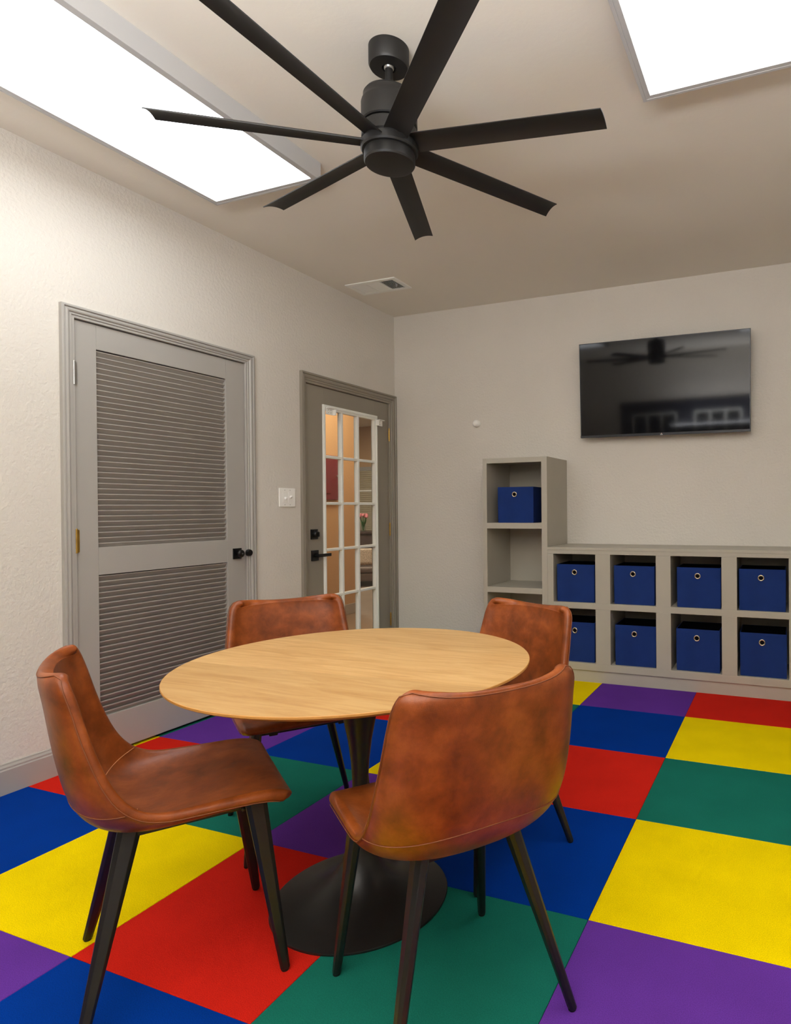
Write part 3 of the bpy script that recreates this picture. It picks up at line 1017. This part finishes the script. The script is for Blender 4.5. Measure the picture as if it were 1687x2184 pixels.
def shell():
    bm = bmesh.new()
    nu = 32
    VV = [i/3 for i in range(3*(len(ST)-1)+1)]
    US = [-1+2*i/nu for i in range(nu+1)]
    ins, outs = [], []
    for v_ in VV:
        ri, ro = [], []
        for u_ in US:
            e = min(1.0, (1-abs(u_))/0.10, 1.0) if abs(u_) > 0.9 else 1.0
            ev = min(1.0, v_/0.9, (len(ST)-1-v_)/0.9)
            k = math.sqrt(max(0.0, 1-(1-min(1, e))**2))*math.sqrt(max(0.0, 1-(1-min(1, ev))**2))
            k = 0.30 + 0.70*k
            n_ = nrm(u_, v_)
            p_ = surf(u_, v_)
            ri.append(bm.verts.new(p_ - n_*TH_*k))
            ro.append(bm.verts.new(p_ + n_*TH_*k))
        ins.append(ri); outs.append(ro)
    nv = len(VV)-1
    for j in range(nv):
        for i in range(nu):
            bm.faces.new((ins[j][i], ins[j][i+1], ins[j+1][i+1], ins[j+1][i]))
            bm.faces.new((outs[j][i], outs[j+1][i], outs[j+1][i+1], outs[j][i+1]))
        bm.faces.new((ins[j][0], ins[j+1][0], outs[j+1][0], outs[j][0]))
        bm.faces.new((ins[j][nu], outs[j][nu], outs[j+1][nu], ins[j+1][nu]))
    for i in range(nu):
        bm.faces.new((ins[0][i], outs[0][i], outs[0][i+1], ins[0][i+1]))
        bm.faces.new((ins[nv][i], ins[nv][i+1], outs[nv][i+1], outs[nv][i]))
    bmesh.ops.recalc_face_normals(bm, faces=bm.faces)
    return bm
def seam(path, side, r_=0.0013, off=0.0):
    pts = []
    for u_, v_ in path:
        pts.append(surf(u_, v_) + nrm(u_, v_)*side*(thick(u_, v_)+off))
    return tube(pts, r_, 6)
def lerp(a, b, t): return a+(b-a)*t

def make_chair():
    t = thing('dining_chair', '', 'chair')
    sh = obj('seat_shell', shell(), M['leather'], t, smooth=180)
    md = sh.modifiers.new('sub', 'SUBSURF')
    md.levels = 1
    md.render_levels = 1
    # crossing seam in the crease, rim seam outside, and lower back seam
    N = 28
    obj('seam', seam([(lerp(-0.97, 0.97, i/N), 7.6) for i in range(N+1)], -1, 0.0012, 0.0002), M['thread_light'], t, smooth=180)['label'] = 'light crease seam'
    rim = [(-0.95, lerp(13.5, 1.2, i/40)) for i in range(41)] + [(lerp(-0.93, 0.93, i/20), 0.85) for i in range(1, 20)] + [(0.95, lerp(1.2, 13.5, i/40)) for i in range(41)]
    obj('seam', seam(rim, 1, 0.0012, 0.0001), M['thread'], t, smooth=180)['label'] = 'edge stitching'
    low = [(lerp(-0.94, 0.94, i/36), 7.3 - 1.05*(1-lerp(-1, 1, i/36)**2)) for i in range(37)]
    obj('seam', seam(low, 1, 0.0013, 0.0001), M['thread'], t, smooth=180)['label'] = 'curved seam low on the back'
    # under-seat frame
    fr = obj('seat_frame', boxes(((-0.125, -0.128, 0.396), (0.165, -0.100, 0.409)), ((-0.125, 0.100, 0.396), (0.165, 0.128, 0.409)),
                                 ((-0.120, -0.100, 0.396), (-0.085, 0.100, 0.406)), ((0.120, -0.155, 0.402), (0.165, 0.155, 0.413))), M['leg'], t, bevel=0.003)
    # legs
    for fx, fy, tx, ty in ((0.208, 0.204, 0.150, 0.165), (0.208, -0.204, 0.150, -0.165), (-0.210, 0.217, -0.112, 0.110), (-0.210, -0.217, -0.112, -0.110)):
        zt = 0.428 if tx > 0 else 0.424
        bm = bmesh.new()
        rows = []
        dr = Vector((fx-tx, fy-ty, 0)).normalized()
        pr = Vector((-dr.y, dr.x, 0))
        sx_ = 1 if tx > 0 else -1
        for tt in (0.0, 0.25, 0.5, 0.75, 1.0):
            c = Vector((lerp(tx, fx, tt), lerp(ty, fy, tt), lerp(zt, 0.006, tt)))
            aw = lerp(0.0250, 0.0112, tt)       # half size along x (fore-aft)
            ad = lerp(0.0165, 0.0095, tt)
            sec = [(-aw, -ad*.45), (-aw*.55, -ad), (aw*.55, -ad), (aw, -ad*.45), (aw, ad*.45), (aw*.55, ad), (-aw*.55, ad), (-aw, ad*.45)]
            rows.append([bm.verts.new((c.x+a, c.y+b, c.z)) for a, b in sec])
        for a, b in zip(rows[:-1], rows[1:]):
            for i in range(8):
                bm.faces.new((a[i], a[(i+1) % 8], b[(i+1) % 8], b[i]))
        bm.faces.new(rows[0]); bm.faces.new(list(reversed(rows[-1])))
        bmesh.ops.recalc_face_normals(bm, faces=bm.faces)
        lg_ = obj('leg', bm, M['leg'], t, bevel=0.0012)
        obj('foot_glide', lathe([(0.0085, 0.0), (0.0095, 0.002), (0.0095, 0.0075)], 14), M['rubber'], lg_, loc=(fx, fy, 0), smooth=40)
    return t
ch = make_chair()
G = 'cognac leather chairs around the round table'
poses = [
    (1.534, -3.225, 55.067, 'cognac leather chair at far left of the photo, seen from its side'),
    (2.241, -3.093, 144.643, 'cognac leather chair nearest the camera, its rounded back turned to the viewer'),
    (2.023, -2.464, 248.582, 'cognac leather chair behind the table, in front of the blue baskets'),
    (1.326, -2.569, -37.648, 'cognac leather chair behind the table, in front of the glazed door'),
]
for i, (x, y, a, lab) in enumerate(poses):
    c = ch if i == 0 else copy_tree(ch)
    c.location = (x, y, 0)
    c.rotation_euler = (0, 0, R(a))
    tag(c, lab, 'chair', G)

# ------------------------------------------------------------ french door behind the camera (seen in the screen)
d3 = frame_empty('door_3', 'dark double french door with white glazing bars behind the camera')
y0, y1 = YF-.06, YF-.02
obj('frame', boxes(((FA, YF-.12, 0), (FA+.05, YF+.012, FH)), ((FB-.05, YF-.12, 0), (FB, YF+.012, FH)), ((FA+.05, YF-.12, FH-.05), (FB-.05, YF+.012, FH))), M['dark_trim'], d3)
mid = (FA+FB)/2
for a, b in ((FA+.05, mid), (mid, FB-.05)):
    lf_ = obj('leaf', boxes(((a, y0, 0.01), (a+.14, y1, FH-.05)), ((b-.14, y0, 0.01), (b, y1, FH-.05)), ((a+.14, y0, FH-.20), (b-.14, y1, FH-.05)), ((a+.14, y0, 0.01), (b-.14, y1, 0.25))), M['dark_trim'], d3)
    w3 = (b-a-.28)/3
    for k in range(4):
        x = a+.14+w3*k
        obj('muntin', boxes(((x-.012, y0+.01, 0.25), (x+.012, y1+.004, FH-.20))), M['white'], lf_)
    for k in range(6):
        z = 0.25 + (FH-.45)*k/5
        obj('muntin', boxes(((a+.14, y0+.01, z-.012), (b-.14, y1+.003, z+.012))), M['white'], lf_)
    obj('pane', boxes(((a+.14, y0+.018, 0.25), (b-.14, y0+.022, FH-.20))), M['glass'], lf_)

# ------------------------------------------------------------ hallway and far room seen through the glazed door
HX = -1.528
struct('wall_hallway', boxes(((HX-.10, -1.9, 0), (HX, 1.455, H))), M['tan'])
struct('trim_5', boxes(((HX, -1.9, 0), (HX+.016, 1.455, 0.11)), ((HX-.10, 1.455, 0), (HX+.004, 1.475, H))), M['trim'])
struct('floor_hallway', boxes(((-7.0, -1.9, -0.06), (-0.12, 6.0, -0.002))), M['hall_floor'])
struct('ceiling_hallway', boxes(((-7.0, -1.9, H), (-0.12, 6.0, H+.08))), M['ceiling'])
struct('wall_far', boxes(((-7.0, 5.6, 0), (-0.12, 5.7, H))), M['tan'])
struct('wall_far_side', boxes(((-7.1, -1.9, 0), (-7.0, 5.7, H))), M['wall'])
struct('wall_hallway_end', boxes(((-7.0, -2.0, 0), (-0.62, -1.9, H))), M['tan'])
struct('wall_hallway_right', boxes(((-0.12, 0.12, 0), (-0.0, 5.7, H))), M['tan'])

mb = thing('wall_cabinet', 'maroon panel on the tan hallway wall seen through the glass', 'cabinet', (HX, 0.85, 1.50))
obj('body', boxes(((0, -0.27, -0.235), (0.045, 0.28, 0.235))), M['maroon'], mb, bevel=0.003)
obj('front_frame', boxes(((0.045, -0.16, -0.17), (0.052, 0.135, 0.17))), M['maroon'], mb, bevel=0.003)
obj('knob', lathe([(0.0, 0.064), (0.008, 0.060), (0.008, 0.050), (0.004, 0.045)], 14, 'X'), M['nickel'], mb, loc=(0, 0.235, 0.02), smooth=60)

# far window with blind
wf = frame_empty('window_1', 'far window with a pale blind')
wx0, wx1, wz0, wz1 = -4.70, -3.55, 0.72, 1.90
yy = 5.6
obj('window_frame', boxes(((wx0-.07, yy-.03, wz0), (wx0, yy, wz1+.07)), ((wx1, yy-.03, wz0), (wx1+.07, yy, wz1+.07)), ((wx0, yy-.03, wz1), (wx1, yy, wz1+.07)), ((wx0-.07, yy-.05, wz0-.05), (wx1+.07, yy, wz0))), M['trim'], wf)
for k in range(30):
    z = wz0 + (wz1-wz0)*(k+.5)/30
    obj('blind_slat', boxes(((wx0, yy-.020, z-.017), (wx1, yy-.016, z+.017))), M['blind'], wf)
obj('blind_rail', boxes(((wx0, yy-.03, 1.50), (wx1, yy-.015, 1.53))), M['white'], wf)

dk = thing('desk', 'dark brown desk under the window of the far room', 'desk', (-4.10, 5.0, 0))
obj('desk_top', boxes(((-0.6, -0.30, 0.735), (0.6, 0.30, 0.765))), M['desk'], dk, bevel=0.003)
obj('front_panel', boxes(((-0.58, -0.27, 0.02), (0.58, -0.25, 0.735))), M['desk'], dk)
for x in (-0.57, 0.54):
    obj('side_panel', boxes(((x, -0.25, 0.0), (x+.03, 0.28, 0.735))), M['desk'], dk)

fv = thing('flower_vase', 'clear vase of pink flowers on the far desk', 'flowers', (-4.04, 4.92, 0.765))
obj('vase', lathe([(0.040, 0.0), (0.045, 0.02), (0.040, 0.10), (0.028, 0.14), (0.034, 0.16)], 24, cap=False), M['vase'], fv, smooth=60)
bm = bmesh.new()
rnd = random.Random(3)
heads = []
for k in range(11):
    a = rnd.uniform(0, 6.28); rr = rnd.uniform(0.01, 0.085)
    hp = (rr*math.cos(a), rr*math.sin(a), rnd.uniform(0.24, 0.31))
    heads.append(hp)
    tmp = tube([(0.1*hp[0], 0.1*hp[1], 0.02), (hp[0]*.5, hp[1]*.5, 0.15), hp], 0.0045, 6)
    me = bpy.data.meshes.new('tmp'); tmp.to_mesh(me); tmp.free(); bm.from_mesh(me); bpy.data.meshes.remove(me)
obj('stems', bm, M['leaf'], fv)
for k in range(9):
    a = rnd.uniform(0, 6.28)
    bm = bmesh.new()
    L_ = 0.13
    vs_ = [(0, 0, 0.08), (-0.014, 0, 0.14), (0, 0.0, 0.08+L_), (0.014, 0, 0.14)]
    q = [bm.verts.new((x_+0.05*(z_-.08)/L_*1.2, y_+.003, z_)) for x_, y_, z_ in vs_]
    q2 = [bm.verts.new((c_.co.x, c_.co.y-.003, c_.co.z)) for c_ in q]
    bm.faces.new(q); bm.faces.new(list(reversed(q2)))
    for i in range(4):
        bm.faces.new((q[i], q2[i], q2[(i+1) % 4], q[(i+1) % 4]))
    bmesh.ops.recalc_face_normals(bm, faces=bm.faces)
    lf_ = obj('leaf', bm, M['leaf'], fv)
    lf_.rotation_euler = (0, 0, a)
for hp in heads:
    f_ = obj('bloom', lathe([(0.0, -0.022), (0.020, -0.012), (0.028, 0.006), (0.022, 0.022), (0.010, 0.020), (0.0, 0.012)], 12), M['petal'], fv, loc=hp, smooth=60)

cs = thing('sofa', 'grey-brown sofa in the far room seen through the glass', 'sofa', (-3.15, 3.75, 0))
cs.rotation_euler = (0, 0, R(35))
obj('base', boxes(((-0.55, -0.42, 0.08), (0.55, 0.36, 0.20))), M['couch'], cs, bevel=0.03, seg=3)
obj('seat_cushion', boxes(((-0.44, -0.42, 0.20), (0.44, 0.20, 0.29))), M['couch'], cs, bevel=0.04, seg=3)
obj('backrest', boxes(((-0.55, 0.18, 0.18), (0.55, 0.40, 0.40))), M['couch'], cs, bevel=0.05, seg=3)
for x in (-0.55, 0.43):
    obj('armrest', boxes(((x, -0.42, 0.16), (x+.12, 0.30, 0.34))), M['couch'], cs, bevel=0.035, seg=3)
for x in (-0.5, 0.44):
    for y in (-0.36, 0.28):
        obj('leg', boxes(((x, y, 0), (x+.05, y+.05, 0.08))), M['desk'], cs)
cu = tag(obj('cushion', boxes(((-0.18, -0.05, -0.13), (0.18, 0.05, 0.13))), M['bamboo'], None, loc=(-3.05, 3.56, 0.432), bevel=0.04, seg=4), 'patterned throw cushion on the far room sofa', 'cushion')
cu.rotation_euler = (R(-16), 0, R(35))
